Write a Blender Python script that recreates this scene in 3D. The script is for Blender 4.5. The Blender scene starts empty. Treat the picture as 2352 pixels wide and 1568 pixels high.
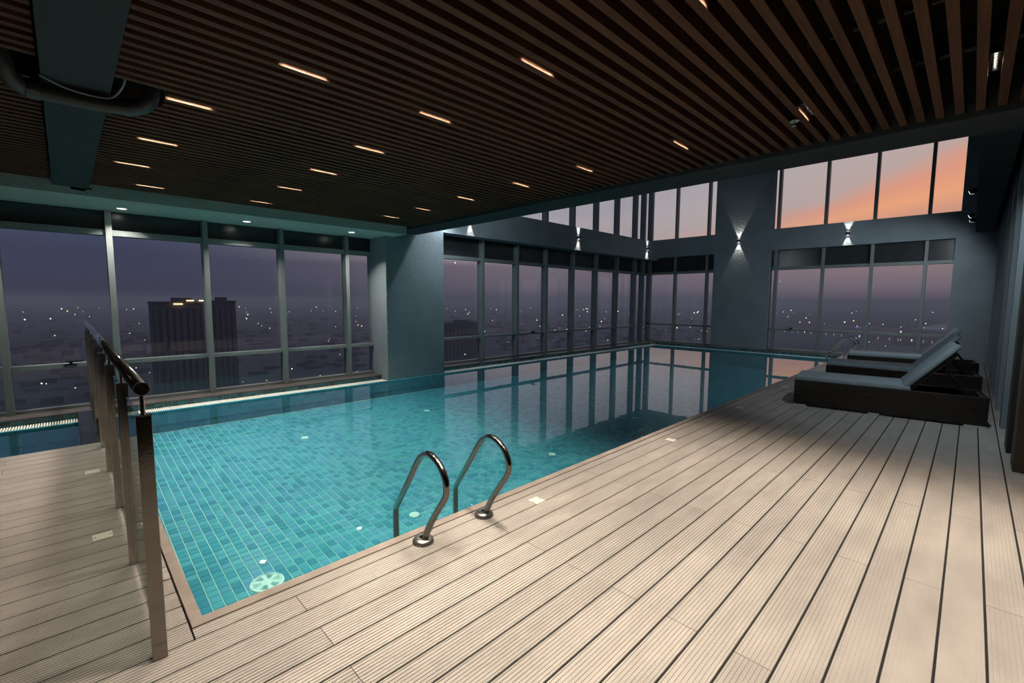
import bpy, bmesh, math, random
from mathutils import Vector, Matrix
random.seed(7)
scene = bpy.context.scene
COL = scene.collection

# ------------------------------------------------------------------ camera
F_PX, W_PX, H_PX = 1038.55, 2352, 1568
CAM = Vector((0, 0, 1.5))
_a, _b, _c = (math.radians(v) for v in (45.4036, 5.2265, -0.3072))
_fwd = Vector((math.cos(_a) * math.cos(_b), math.sin(_a) * math.cos(_b), -math.sin(_b)))
_r0 = Vector((math.sin(_a), -math.cos(_a), 0))
_d0 = _fwd.cross(_r0)
_right = math.cos(_c) * _r0 + math.sin(_c) * _d0
_down = -math.sin(_c) * _r0 + math.cos(_c) * _d0
cam_data = bpy.data.cameras.new('camera')
cam_data.sensor_width = 36.0
cam_data.lens = F_PX / W_PX * 36.0
cam_data.clip_start, cam_data.clip_end = 0.05, 20000
cam = bpy.data.objects.new('camera', cam_data)
M = Matrix((_right, -_down, -_fwd)).transposed().to_4x4()
M.translation = CAM
cam.matrix_world = M
COL.objects.link(cam)
scene.camera = cam


def pixel_on(px, py, axis, value):
    """point where the sight line of a photo pixel meets the plane axis = value"""
    d = _right * ((px - W_PX / 2) / F_PX) + _down * ((py - H_PX / 2) / F_PX) + _fwd
    return CAM + d * ((value - CAM[axis]) / d[axis])


# ------------------------------------------------------------------ view
vs = scene.view_settings
vs.view_transform = 'Standard'
vs.look = 'None'
vs.gamma = 1.0
vs.exposure = 0.0
vs.use_curve_mapping = False
scene.cycles.use_denoising = True
scene.cycles.use_adaptive_sampling = True
scene.cycles.adaptive_threshold = 0.03
scene.cycles.max_bounces = 7
scene.cycles.diffuse_bounces = 3
scene.cycles.glossy_bounces = 4
scene.cycles.transparent_max_bounces = 24
scene.cycles.sample_clamp_indirect = 3.0
scene.cycles.caustics_reflective = False
scene.cycles.caustics_refractive = False


def lin(r, g, b):
    f = lambda c: (c / 255 / 12.92) if c / 255 <= 0.04045 else ((c / 255 + 0.055) / 1.055) ** 2.4
    return (f(r), f(g), f(b), 1.0)


# ------------------------------------------------------------------ dusk sky
world = bpy.data.worlds.new('dusk_sky')
scene.world = world
world.use_nodes = True
wt = world.node_tree
wt.nodes.clear()


def wn(t, **kw):
    n = wt.nodes.new(t)
    for k, v in kw.items():
        setattr(n, k, v)
    return n


def wmath(op, a, b=None, clamp=False):
    n = wn('ShaderNodeMath', operation=op, use_clamp=clamp)
    for i, v in enumerate((a, b)):
        if v is None:
            continue
        if isinstance(v, (int, float)):
            n.inputs[i].default_value = v
        else:
            wt.links.new(v, n.inputs[i])
    return n.outputs[0]


tc = wn('ShaderNodeTexCoord')
sep = wn('ShaderNodeSeparateXYZ')
wt.links.new(tc.outputs['Generated'], sep.inputs[0])
sx, sy, sz = sep.outputs
# soft long clouds bend the bands
mp = wn('ShaderNodeMapping')
mp.inputs['Scale'].default_value = (1.6, 1.6, 9.0)
wt.links.new(tc.outputs['Generated'], mp.inputs[0])
cl = wn('ShaderNodeTexNoise')
cl.inputs['Scale'].default_value = 1.7
cl.inputs['Detail'].default_value = 5
cl.inputs['Roughness'].default_value = 0.55
wt.links.new(mp.outputs[0], cl.inputs['Vector'])
bend = wmath('MULTIPLY', wmath('SUBTRACT', cl.outputs[0], 0.5), 0.075)
# bands rise towards the glow's right flank
tilt = wmath('MULTIPLY', sy, 0.40)
above = wmath('GREATER_THAN', sz, 0.085)
wob = wmath('MULTIPLY', wmath('ADD', bend, tilt), wmath('MULTIPLY', wmath('SUBTRACT', sz, 0.07), 9.0, True))
elev = wmath('ADD', sz, wob, True)


def ramp(stops, src):
    n = wn('ShaderNodeValToRGB')
    cr = n.color_ramp
    while len(cr.elements) > 1:
        cr.elements.remove(cr.elements[-1])
    cr.elements[0].position = stops[0][0]
    cr.elements[0].color = lin(*stops[0][1])
    for p, c in stops[1:]:
        e = cr.elements.new(p)
        e.color = lin(*c)
    wt.links.new(src, n.inputs[0])
    return n.outputs[0]


glow = ramp([(0, (92, 85, 103)), (0.025, (126, 113, 124)), (0.06, (149, 128, 133)), (0.105, (168, 136, 132)),
             (0.15, (226, 164, 142)), (0.19, (255, 178, 134)), (0.225, (240, 166, 140)), (0.26, (203, 178, 172)),
             (0.33, (199, 184, 183)), (0.5, (178, 176, 186)), (1, (118, 130, 156))], elev)
mid = ramp([(0, (84, 79, 96)), (0.03, (110, 102, 116)), (0.085, (128, 117, 127)), (0.12, (160, 146, 150)),
            (0.2, (186, 169, 168)), (0.35, (186, 176, 180)), (0.6, (150, 154, 172)), (1, (112, 124, 150))], elev)
blue = ramp([(0, (62, 63, 82)), (0.05, (68, 70, 92)), (0.12, (68, 72, 95)), (0.3, (76, 84, 112)),
             (0.6, (86, 98, 128)), (1, (100, 112, 140))], elev)
az = wmath('ARCTAN2', sy, sx)
aza = wmath('ABSOLUTE', wmath('ADD', az, math.radians(2)))


def smooth(src, lo, hi):
    n = wn('ShaderNodeMapRange', interpolation_type='SMOOTHSTEP')
    n.inputs['From Min'].default_value = math.radians(lo)
    n.inputs['From Max'].default_value = math.radians(hi)
    wt.links.new(src, n.inputs['Value'])
    return n.outputs[0]


def wmix(f, a, b):
    n = wn('ShaderNodeMix', data_type='RGBA')
    wt.links.new(f, n.inputs[0])
    wt.links.new(a, n.inputs[6])
    wt.links.new(b, n.inputs[7])
    return n.outputs[2]


sky = wmix(smooth(aza, 40, 88), wmix(smooth(aza, 6, 34), glow, mid), blue)
bg = wn('ShaderNodeBackground')
wt.links.new(sky, bg.inputs[0])
bg.inputs[1].default_value = 1.0
wo = wn('ShaderNodeOutputWorld')
wt.links.new(bg.outputs[0], wo.inputs[0])

# ------------------------------------------------------------------ light strengths
WARM = (1.0, 0.875, 0.735)
COOL = (0.80, 0.93, 1.0)
P_STRIP = 13.5       # slot lights between the slats
P_DOWN = 21.0         # round downlights in the window soffit
P_WALL = 42.0         # up-and-down wall lamps
P_FLOOD = 150.0       # floodlights beyond the beam


# ------------------------------------------------------------------ materials
def mat(name, col, rough=0.5, metal=0.0, var=0.0, vscale=3.0, bump=0.0, bscale=30.0, stretch=(1, 1, 1), spec=0.5,
        obj_random=0.0, coords='Object'):
    m = bpy.data.materials.new(name)
    m.use_nodes = True
    t = m.node_tree
    b = t.nodes['Principled BSDF']
    b.inputs['Roughness'].default_value = rough
    b.inputs['Metallic'].default_value = metal
    b.inputs['Specular IOR Level'].default_value = spec
    c = (*col, 1.0) if len(col) == 3 else col
    b.inputs['Base Color'].default_value = c
    co = t.nodes.new('ShaderNodeTexCoord')
    mpn = t.nodes.new('ShaderNodeMapping')
    mpn.inputs['Scale'].default_value = stretch
    if coords == 'World':
        g = t.nodes.new('ShaderNodeNewGeometry')
        t.links.new(g.outputs['Position'], mpn.inputs[0])
    else:
        t.links.new(co.outputs['Object'], mpn.inputs[0])
    if var > 0 or obj_random > 0:
        no = t.nodes.new('ShaderNodeTexNoise')
        no.inputs['Scale'].default_value = vscale
        no.inputs['Detail'].default_value = 5
        t.links.new(mpn.outputs[0], no.inputs['Vector'])
        mr = t.nodes.new('ShaderNodeMapRange')
        mr.inputs['From Min'].default_value = 0.3
        mr.inputs['From Max'].default_value = 0.7
        mr.inputs['To Min'].default_value = 1 - var
        mr.inputs['To Max'].default_value = 1 + var
        t.links.new(no.outputs[0], mr.inputs['Value'])
        val = mr.outputs[0]
        if obj_random > 0:
            oi = t.nodes.new('ShaderNodeObjectInfo')
            m2 = t.nodes.new('ShaderNodeMapRange')
            m2.inputs['To Min'].default_value = 1 - obj_random
            m2.inputs['To Max'].default_value = 1 + obj_random
            t.links.new(oi.outputs['Random'], m2.inputs['Value'])
            mu = t.nodes.new('ShaderNodeMath')
            mu.operation = 'MULTIPLY'
            t.links.new(val, mu.inputs[0])
            t.links.new(m2.outputs[0], mu.inputs[1])
            val = mu.outputs[0]
        vm = t.nodes.new('ShaderNodeVectorMath')
        vm.operation = 'SCALE'
        vm.inputs[0].default_value = c[:3]
        t.links.new(val, vm.inputs['Scale'])
        t.links.new(vm.outputs[0], b.inputs['Base Color'])
    if bump > 0:
        no2 = t.nodes.new('ShaderNodeTexNoise')
        no2.inputs['Scale'].default_value = bscale
        no2.inputs['Detail'].default_value = 6
        t.links.new(mpn.outputs[0], no2.inputs['Vector'])
        bp = t.nodes.new('ShaderNodeBump')
        bp.inputs['Strength'].default_value = bump
        bp.inputs['Distance'].default_value = 0.02
        t.links.new(no2.outputs[0], bp.inputs['Height'])
        t.links.new(bp.outputs[0], b.inputs['Normal'])
    return m


def emit_mat(name, col, strength):
    m = bpy.data.materials.new(name)
    m.use_nodes = True
    b = m.node_tree.nodes['Principled BSDF']
    b.inputs['Base Color'].default_value = (*col, 1)
    b.inputs['Emission Color'].default_value = (*col, 1)
    b.inputs['Emission Strength'].default_value = strength
    return m


def clear_mat(name, tint, ior, bump=0.0, rough=0.0, tile=None):
    """clear sheet: Fresnel mirror over a tinted see-through body"""
    m = bpy.data.materials.new(name)
    m.use_nodes = True
    t = m.node_tree
    t.nodes.clear()
    out = t.nodes.new('ShaderNodeOutputMaterial')
    mix = t.nodes.new('ShaderNodeMixShader')
    tr = t.nodes.new('ShaderNodeBsdfTransparent')
    tr.inputs[0].default_value = (*tint, 1)
    gl = t.nodes.new('ShaderNodeBsdfGlossy')
    gl.inputs['Roughness'].default_value = rough
    gl.inputs['Color'].default_value = (1, 1, 1, 1)
    fr = t.nodes.new('ShaderNodeFresnel')
    gb = t.nodes.new('ShaderNodeNewGeometry')
    ir = t.nodes.new('ShaderNodeMapRange')       # same mirror share on the way in and out of the sheet
    ir.inputs['To Min'].default_value = ior
    ir.inputs['To Max'].default_value = 1 / ior
    t.links.new(gb.outputs['Backfacing'], ir.inputs['Value'])
    t.links.new(ir.outputs[0], fr.inputs['IOR'])
    if bump:
        g = t.nodes.new('ShaderNodeNewGeometry')
        hs = []
        for sc, st, w in (((0.55, 0.55, 1), 1.1, 1.0), ((1, 1, 1), 6.0, 0.22)):
            mpn = t.nodes.new('ShaderNodeMapping')
            mpn.inputs['Scale'].default_value = sc
            t.links.new(g.outputs['Position'], mpn.inputs[0])
            no = t.nodes.new('ShaderNodeTexNoise')
            no.inputs['Scale'].default_value = st
            no.inputs['Detail'].default_value = 3
            t.links.new(mpn.outputs[0], no.inputs['Vector'])
            mu = t.nodes.new('ShaderNodeMath')
            mu.operation = 'MULTIPLY'
            mu.inputs[1].default_value = w
            t.links.new(no.outputs[0], mu.inputs[0])
            hs.append(mu.outputs[0])
        ad = t.nodes.new('ShaderNodeMath')
        t.links.new(hs[0], ad.inputs[0])
        t.links.new(hs[1], ad.inputs[1])
        bp = t.nodes.new('ShaderNodeBump')
        bp.inputs['Strength'].default_value = 1.0
        bp.inputs['Distance'].default_value = bump
        t.links.new(ad.outputs[0], bp.inputs['Height'])
        t.links.new(bp.outputs[0], gl.inputs['Normal'])
        t.links.new(bp.outputs[0], fr.inputs['Normal'])
    t.links.new(fr.outputs[0], mix.inputs[0])
    t.links.new(tr.outputs[0], mix.inputs[1])
    t.links.new(gl.outputs[0], mix.inputs[2])
    t.links.new(mix.outputs[0], out.inputs[0])
    return m


def tile_mat(name, shades, cell, rough=0.25):
    """glazed tiles: one of several shades per tile, chosen by the tile's place"""
    m = bpy.data.materials.new(name)
    m.use_nodes = True
    t = m.node_tree
    b = t.nodes['Principled BSDF']
    b.inputs['Roughness'].default_value = rough
    g = t.nodes.new('ShaderNodeNewGeometry')
    dv = t.nodes.new('ShaderNodeVectorMath')
    dv.operation = 'DIVIDE'
    dv.inputs[1].default_value = cell
    t.links.new(g.outputs['Position'], dv.inputs[0])
    fl = t.nodes.new('ShaderNodeVectorMath')
    fl.operation = 'FLOOR'
    t.links.new(dv.outputs[0], fl.inputs[0])
    wnz = t.nodes.new('ShaderNodeTexWhiteNoise')
    wnz.noise_dimensions = '3D'
    t.links.new(fl.outputs[0], wnz.inputs['Vector'])
    rp = t.nodes.new('ShaderNodeValToRGB')
    cr = rp.color_ramp
    cr.interpolation = 'CONSTANT'
    n = len(shades)
    cr.elements[0].position = 0
    cr.elements[0].color = (*shades[0], 1)
    cr.elements[1].position = 1 / n
    cr.elements[1].color = (*shades[1], 1)
    for i in range(2, n):
        e = cr.elements.new(i / n)
        e.color = (*shades[i], 1)
    t.links.new(wnz.outputs['Value'], rp.inputs[0])
    t.links.new(rp.outputs[0], b.inputs['Base Color'])
    return m


PITCH = 0.1535           # deck boards
TS = 0.08                # pool floor tiles
X0P, Y0P, X1P, Y1P = 0.374, 2.46, 16.05, 8.44   # pool basin
ZW = -0.2                # water level
SLOPE = 0.35 / 6.0
floor_z = lambda y: -0.86 + (y - Y0P) * SLOPE

MT = {}
MT['board'] = mat('composite_deck_board', (0.425, 0.385, 0.345), 0.55, var=0.13, vscale=2.2, bump=0.12, bscale=60,
                  stretch=(1, 3, 1), obj_random=0.06, coords='World')
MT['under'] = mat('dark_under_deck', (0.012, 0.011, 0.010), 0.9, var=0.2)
MT['coping'] = mat('stone_coping', (0.34, 0.28, 0.24), 0.5, var=0.22, vscale=5, bump=0.1, bscale=20, coords='World')
MT['slat'] = mat('dark_walnut_slat', (0.082, 0.039, 0.022), 0.6, var=0.25, vscale=4, bump=0.05, bscale=40,
                 stretch=(0.6, 12, 12), obj_random=0.12, spec=0.12)
MT['plenum'] = mat('black_plenum', (0.006, 0.006, 0.006), 0.9, var=0.2)
MT['beam'] = mat('grey_painted_beam', (0.042, 0.050, 0.056), 0.8, var=0.08, bump=0.15, bscale=25, spec=0.08)
MT['soffit'] = mat('off_white_plaster', (0.76, 0.74, 0.66), 0.85, var=0.06, vscale=2, bump=0.1, bscale=30, spec=0.15)
MT['wall'] = mat('slate_textured_plaster', (0.24, 0.275, 0.305), 0.85, var=0.10, vscale=1.6, bump=0.55, bscale=26, spec=0.15)
MT['frame'] = mat('grey_window_frame', (0.20, 0.225, 0.225), 0.42, metal=0.15, var=0.06, vscale=2)
MT['spandrel'] = mat('dark_spandrel_glass', (0.03, 0.034, 0.037), 0.22, var=0.1)
MT['sill'] = mat('dark_stone_sill', (0.075, 0.062, 0.056), 0.45, var=0.25, vscale=4)
MT['stone'] = mat('wet_black_stone', (0.020, 0.020, 0.021), 0.34, spec=0.3, var=0.5, vscale=9, bump=0.3, bscale=14)
MT['glass'] = clear_mat('window_glass', (0.965, 0.97, 0.975), 1.68)
MT['railglass'] = clear_mat('railing_glass', (0.90, 0.95, 0.93), 1.45)
MT['water'] = clear_mat('pool_water', (0.80, 0.95, 0.96), 1.33, bump=0.0015)
MT['tile'] = tile_mat('turquoise_pool_tile', [(0.055, 0.29, 0.37), (0.07, 0.32, 0.39), (0.09, 0.36, 0.43),
                                              (0.09, 0.31, 0.44), (0.045, 0.24, 0.32), (0.09, 0.36, 0.42)], (TS, TS, 5.0))
MT['walltile'] = tile_mat('blue_pool_wall_tile', [(0.05, 0.30, 0.40), (0.06, 0.34, 0.44), (0.05, 0.28, 0.36),
                                                  (0.07, 0.36, 0.44)], (0.1, 0.1, 0.1))
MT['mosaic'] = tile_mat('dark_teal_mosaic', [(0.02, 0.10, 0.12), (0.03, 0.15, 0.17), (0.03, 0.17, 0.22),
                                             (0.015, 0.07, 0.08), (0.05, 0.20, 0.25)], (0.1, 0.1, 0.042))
MT['grout'] = mat('pale_grout', (0.40, 0.58, 0.50), 0.8, var=0.08)
MT['grout2'] = mat('sandy_grout', (0.34, 0.36, 0.28), 0.8, var=0.1)
MT['grate'] = mat('white_plastic_grating', (0.80, 0.80, 0.74), 0.5, var=0.05)
MT['chrome'] = mat('polished_steel', (0.80, 0.785, 0.76), 0.13, metal=1.0, var=0.05, vscale=8)
MT['flange'] = mat('satin_steel', (0.72, 0.69, 0.64), 0.34, metal=1.0, var=0.06, vscale=10)
MT['steel'] = mat('brushed_steel', (0.76, 0.70, 0.63), 0.13, metal=1.0, var=0.12, vscale=6, bump=0.02, bscale=60)
MT['darkmetal'] = mat('black_metal', (0.012, 0.012, 0.013), 0.4, metal=0.3, var=0.1)
MT['pipe'] = mat('black_drain_pipe', (0.022, 0.024, 0.026), 0.4, var=0.2)
MT['silverpipe'] = mat('dull_conduit', (0.10, 0.10, 0.10), 0.6, metal=0.3, var=0.1)
MT['cable'] = mat('pale_cable', (0.34, 0.34, 0.32), 0.5, var=0.2)
MT['wicker'] = mat('dark_brown_wicker', (0.020, 0.0145, 0.0115), 0.33, var=0.2, spec=0.35)
MT['cushion'] = mat('blue_grey_fabric', (0.29, 0.35, 0.385), 0.75, var=0.08, vscale=8, bump=0.1, bscale=120)
MT['silver'] = mat('silver_foot', (0.62, 0.64, 0.65), 0.4, metal=0.0, var=0.1)
MT['cream'] = mat('cream_light_cover', (0.78, 0.76, 0.66), 0.35, var=0.06, vscale=20)
MT['fin'] = mat('blue_grey_panel', (0.20, 0.24, 0.265), 0.55, var=0.04)
MT['jamb'] = mat('dark_green_grey_jamb', (0.028, 0.030, 0.028), 0.6, var=0.08)
MT['brown'] = mat('brown_wall_board', (0.10, 0.074, 0.055), 0.7, var=0.1)
MT['reflector'] = mat('mirror_reflector', (0.55, 0.55, 0.55), 0.2, metal=1.0, var=0.1, vscale=40)
MT['led'] = emit_mat('led_lens', (1.0, 0.95, 0.88), 30.0)
MT['lamp'] = emit_mat('lit_lamp_lens', (1.0, 0.97, 0.92), 14.0)
MT['coollamp'] = emit_mat('cool_lamp_lens', (0.85, 0.9, 1.0), 14.0)
MT['ground'] = mat('hazy_city_ground', (0.05, 0.052, 0.06), 0.95, var=0.3, vscale=0.012, coords='World')
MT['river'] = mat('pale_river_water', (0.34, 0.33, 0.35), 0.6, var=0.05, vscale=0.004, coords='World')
MT['tower'] = mat('hazy_tower_wall', (0.07, 0.07, 0.08), 0.9, var=0.12, vscale=0.06)
MT['towerrib'] = mat('hazy_tower_rib', (0.10, 0.098, 0.11), 0.9, var=0.1, vscale=0.06)
MT['block'] = mat('hazy_city_block', (0.058, 0.06, 0.068), 0.95, var=0.2, vscale=0.02, coords='World')
MT['citylight'] = emit_mat('city_lamp_white', (1.0, 0.93, 0.80), 9.0)
MT['citylightamber'] = emit_mat('city_lamp_amber', (1.0, 0.55, 0.18), 7.0)
MT['citylightred'] = emit_mat('city_lamp_red', (1.0, 0.22, 0.12), 1.6)
MT['citylightgreen'] = emit_mat('city_lamp_green', (0.25, 0.7, 0.5), 0.45)
MT['citylightblue'] = emit_mat('city_lamp_violet', (0.25, 0.2, 1.0), 2.5)
MT['chip'] = mat('bare_plaster', (0.42, 0.46, 0.46), 0.9, var=0.1)
MT['inlet'] = mat('pale_inlet_plastic', (0.50, 0.72, 0.66), 0.5, var=0.05)
MT['crumb'] = mat('crumbled_dark_paint', (0.03, 0.034, 0.036), 0.9, var=0.2)

MT['strand'] = mat('wicker_strand', (0.030, 0.022, 0.018), 0.28, var=0.15, spec=0.5)


# ------------------------------------------------------------------ geometry helpers
def obj(name, bm, m, parent=None, loc=None, smooth=False):
    if isinstance(bm, bpy.types.Mesh):
        me = bm
    else:
        me = bpy.data.meshes.new(name)
        bm.to_mesh(me)
        bm.free()
        if m is not None:
            me.materials.append(m)
        if smooth:
            for p in me.polygons:
                p.use_smooth = True
    o = bpy.data.objects.new(name, me)
    COL.objects.link(o)
    if parent:
        o.parent = parent
    if loc is not None:
        o.location = loc
    return o


def add_box(bm, x0, x1, y0, y1, z0, z1, bevel=0.0, mi=0):
    vs_ = [bm.verts.new((x, y, z)) for z in (z0, z1) for y in (y0, y1) for x in (x0, x1)]
    fs = []
    for q in ((0, 2, 3, 1), (4, 5, 7, 6), (0, 1, 5, 4), (2, 6, 7, 3), (0, 4, 6, 2), (1, 3, 7, 5)):
        f = bm.faces.new([vs_[i] for i in q])
        f.material_index = mi
        fs.append(f)
    if bevel > 0:
        es = list({e for f in fs for e in f.edges})
        bmesh.ops.bevel(bm, geom=es, offset=bevel, segments=2, affect='EDGES', profile=0.5)
    return bm


def box(x0, x1, y0, y1, z0, z1, bevel=0.0):
    return add_box(bmesh.new(), x0, x1, y0, y1, z0, z1, bevel)


def add_tube(bm, pts, r, seg=12, caps=True):
    pts = [Vector(p) for p in pts]
    n = len(pts)
    rad = r if isinstance(r, (list, tuple)) else [r] * n
    rings = []
    up = None
    for i, p in enumerate(pts):
        if i == 0:
            t = pts[1] - p
        elif i == n - 1:
            t = p - pts[i - 1]
        else:
            t = (pts[i + 1] - p).normalized() + (p - pts[i - 1]).normalized()
        t.normalize()
        if up is None:
            up = Vector((0, 0, 1)) if abs(t.z) < 0.9 else Vector((1, 0, 0))
        a = t.cross(up).normalized()
        up = a.cross(t).normalized()
        rings.append([bm.verts.new(p + rad[i] * (math.cos(2 * math.pi * k / seg) * a + math.sin(2 * math.pi * k / seg) * up))
                      for k in range(seg)])
    for i in range(n - 1):
        for k in range(seg):
            bm.faces.new((rings[i][k], rings[i][(k + 1) % seg], rings[i + 1][(k + 1) % seg], rings[i + 1][k]))
    if caps:
        bm.faces.new(rings[0][::-1])
        bm.faces.new(rings[-1])
    return bm


def tube(pts, r, seg=12):
    bm = add_tube(bmesh.new(), pts, r, seg)
    bmesh.ops.recalc_face_normals(bm, faces=bm.faces)
    return bm


def add_lathe(bm, prof, seg=24, c=(0, 0, 0)):
    rings = []
    for r, z in prof:
        if r < 1e-6:
            rings.append([bm.verts.new((c[0], c[1], c[2] + z))])
        else:
            rings.append([bm.verts.new((c[0] + r * math.cos(2 * math.pi * k / seg), c[1] + r * math.sin(2 * math.pi * k / seg), c[2] + z))
                          for k in range(seg)])
    for a, b in zip(rings, rings[1:]):
        if len(a) == 1 and len(b) == 1:
            continue
        for k in range(seg):
            k2 = (k + 1) % seg
            if len(a) == 1:
                bm.faces.new((a[0], b[k2], b[k]))
            elif len(b) == 1:
                bm.faces.new((a[k], a[k2], b[0]))
            else:
                bm.faces.new((a[k], a[k2], b[k2], b[k]))
    return bm


def lathe(prof, seg=24, c=(0, 0, 0)):
    bm = add_lathe(bmesh.new(), prof, seg, c)
    bmesh.ops.recalc_face_normals(bm, faces=bm.faces)
    return bm


def spline(pts, n=6):
    """Catmull-Rom through pts"""
    P = [Vector(p) for p in pts]
    P = [2 * P[0] - P[1]] + P + [2 * P[-1] - P[-2]]
    out = []
    for i in range(1, len(P) - 2):
        for k in range(n):
            t = k / n
            a, b, c, d = P[i - 1], P[i], P[i + 1], P[i + 2]
            out.append(0.5 * ((2 * b) + (c - a) * t + (2 * a - 5 * b + 4 * c - d) * t * t + (3 * b - a - 3 * c + d) * t ** 3))
    out.append(P[-2])
    return out


def struct(name, bm=None, m=None, label=None):
    o = obj(name, bm, m) if bm is not None else bpy.data.objects.new(name, None)
    if bm is None:
        COL.objects.link(o)
    o['kind'] = 'structure'
    if label:
        o['label'] = label
    return o


def tag(o, label, cat, group=None):
    o['label'] = label
    o['category'] = cat
    if group:
        o['group'] = group
    return o


def thing(name, label, cat, loc=(0, 0, 0), rotz=0.0, group=None):
    o = bpy.data.objects.new(name, None)
    COL.objects.link(o)
    o.location = loc
    o.rotation_euler = (0, 0, rotz)
    o.empty_display_size = 0.1
    return tag(o, label, cat, group)


def light(kind, name, parent, loc, power, color, rot=(0, 0, 0), **kw):
    d = bpy.data.lights.new(name, kind)
    d.energy = power
    d.color = color
    for k, v in kw.items():
        setattr(d, k, v)
    o = bpy.data.objects.new(name, d)
    COL.objects.link(o)
    o.parent = parent
    o.location = loc
    o.rotation_euler = rot
    return o


ORD = ['first', 'second', 'third', 'fourth', 'fifth', 'sixth', 'seventh', 'eighth', 'ninth', 'tenth']

# ================================================================== THE SETTING
# ---- deck: sub-floor and boards
bm = bmesh.new()
add_box(bm, -4.0, X1P + 0.9, -3.0, Y0P - 0.06, -0.30, -0.045)
add_box(bm, -4.0, X0P - 0.06, Y0P - 0.06, 6.23, -0.30, -0.045)
floor = struct('floor', bm, MT['under'], 'greige grooved composite pool deck laid in long boards')


def board_mesh(length, width=PITCH - 0.009, grooves=8):
    """one deck board lying along X, its top grooved lengthwise"""
    bm = bmesh.new()
    gw, gd, top, bot = 0.0032, 0.0026, 0.0, -0.024
    margin = 0.011
    step = (width - 2 * margin) / (grooves - 1)
    prof = [(-width / 2, bot), (-width / 2, top - 0.002), (-width / 2 + 0.002, top)]
    for g in range(grooves):
        c = -width / 2 + margin + g * step
        prof += [(c - gw / 2, top), (c - gw / 2, top - gd), (c + gw / 2, top - gd), (c + gw / 2, top)]
    prof += [(width / 2 - 0.002, top), (width / 2, top - 0.002), (width / 2, bot)]
    a = [bm.verts.new((-length / 2, y, z)) for y, z in prof]
    b = [bm.verts.new((length / 2, y, z)) for y, z in prof]
    for i in range(len(prof) - 1):
        bm.faces.new((a[i], a[i + 1], b[i + 1], b[i]))
    bm.faces.new(a[::-1])
    bm.faces.new(b)
    bmesh.ops.recalc_face_normals(bm, faces=bm.faces)
    me = bpy.data.meshes.new('board')
    bm.to_mesh(me)
    bm.free()
    me.materials.append(MT['board'])
    return me


BM = {}


def lay_row(k, xa, xb):
    y = 0.0085 + PITCH * (k + 0.5)
    off = 0.745 if k % 2 == 0 else 1.962
    cuts = [xa] + [off + 2.435 * j for j in range(-4, 9) if xa + 0.05 < off + 2.435 * j < xb - 0.05] + [xb]
    for p, q in zip(cuts, cuts[1:]):
        L = round(q - p - 0.003, 3)
        if L not in BM:
            BM[L] = board_mesh(L)
        obj('board', BM[L], None, floor, ((p + q) / 2, y, 0))


for k in range(-6, 15):
    lay_row(k, -1.7, X1P + 0.75)
for k in range(15, 41):
    lay_row(k, -1.7, 0.318)
# black joint strips added in the row gaps to darken them like deep shade
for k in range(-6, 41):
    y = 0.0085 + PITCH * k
    obj('joint_shade_strip', box(-1.7, (X1P + 0.75) if k < 16 else 0.318, y - 0.0042, y + 0.0042, -0.030, -0.007), MT['under'], floor)
# narrow ripped boards between the last long row and the coping
_y0 = 0.0085 + PITCH * 15 + 0.0045
for p, q in ((0.322, 1.962), (1.962, 4.397), (4.397, 6.832), (6.832, 9.267), (9.267, 11.70), (11.70, 14.14), (14.14, 16.4)):
    obj('board', board_mesh(q - p - 0.003, Y0P - 0.067 - _y0, 4), None, floor, ((p + q) / 2, (_y0 + Y0P - 0.067) / 2, 0))
# strip between last long board and the coping
# ---- coping around the near pool edges
cop = struct('trim_1', None, None, 'narrow brown stone coping around the near pool edge')
obj('coping_stone', box(X0P - 0.05, X1P, Y0P - 0.062, Y0P, -0.05, 0.004, 0.002), MT['coping'], cop)
obj('coping_stone', box(X0P - 0.05, X0P, Y0P, 6.24, -0.05, 0.004, 0.002), MT['coping'], cop)
obj('fascia', box(X0P - 0.045, X1P, Y0P - 0.05, Y0P - 0.003, -0.35, -0.05), MT['coping'], cop)

# ---- pool basin with tiles
basin = struct('pool_basin', None, None, 'turquoise tiled swimming pool basin')
bm = bmesh.new()


def slab(bm, x0, x1, y0, y1, dz=0.0):
    v = [bm.verts.new((x, y, floor_z(y) + dz)) for x, y in ((x0, y0), (x1, y0), (x1, y1), (x0, y1))]
    bm.faces.new(v)


slab(bm, X0P, X1P, Y0P - 0.05, Y1P + 0.02)
obj('grout_bed', bm, MT['grout'], basin)
# tiles of the floor: the 300 nearest one by one, the rest joined
nx = int((X1P - X0P) / TS)
ny = int((Y1P - Y0P) / TS)
cells = []
for i in range(nx):
    for j in range(ny):
        x = (math.floor(X0P / TS) + 1 + i) * TS
        y = (math.floor(Y0P / TS) + 1 + j) * TS
        if x + TS > X1P or y + TS > Y1P:
            continue
        cells.append((x, y))


def seen_near(c):
    # tiles hidden from the deck side by the coping come last
    d = math.hypot(c[0] + 0.04, c[1] + 0.04)
    hid = (c[1] < 3.75) or (c[0] < 0.374 * (1.5 - floor_z(c[1])) / 1.5)
    return d + (100 if hid else 0)


cells.sort(key=seen_near)
G = 0.0028


def add_tile(bm, x, y, s, h=0.004, z=None):
    zz = (lambda yy: z) if z is not None else floor_z
    lo = [(x + G, y + G), (x + s - G, y + G), (x + s - G, y + s - G), (x + G, y + s - G)]
    e = 0.0015
    hi = [(x + G + e, y + G + e), (x + s - G - e, y + G + e), (x + s - G - e, y + s - G - e), (x + G + e, y + s - G - e)]
    a = [bm.verts.new((px, py, zz(py))) for px, py in lo]
    b = [bm.verts.new((px, py, zz(py) + h)) for px, py in hi]
    bm.faces.new(b)
    for q in range(4):
        bm.faces.new((a[q], a[(q + 1) % 4], b[(q + 1) % 4], b[q]))


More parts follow.
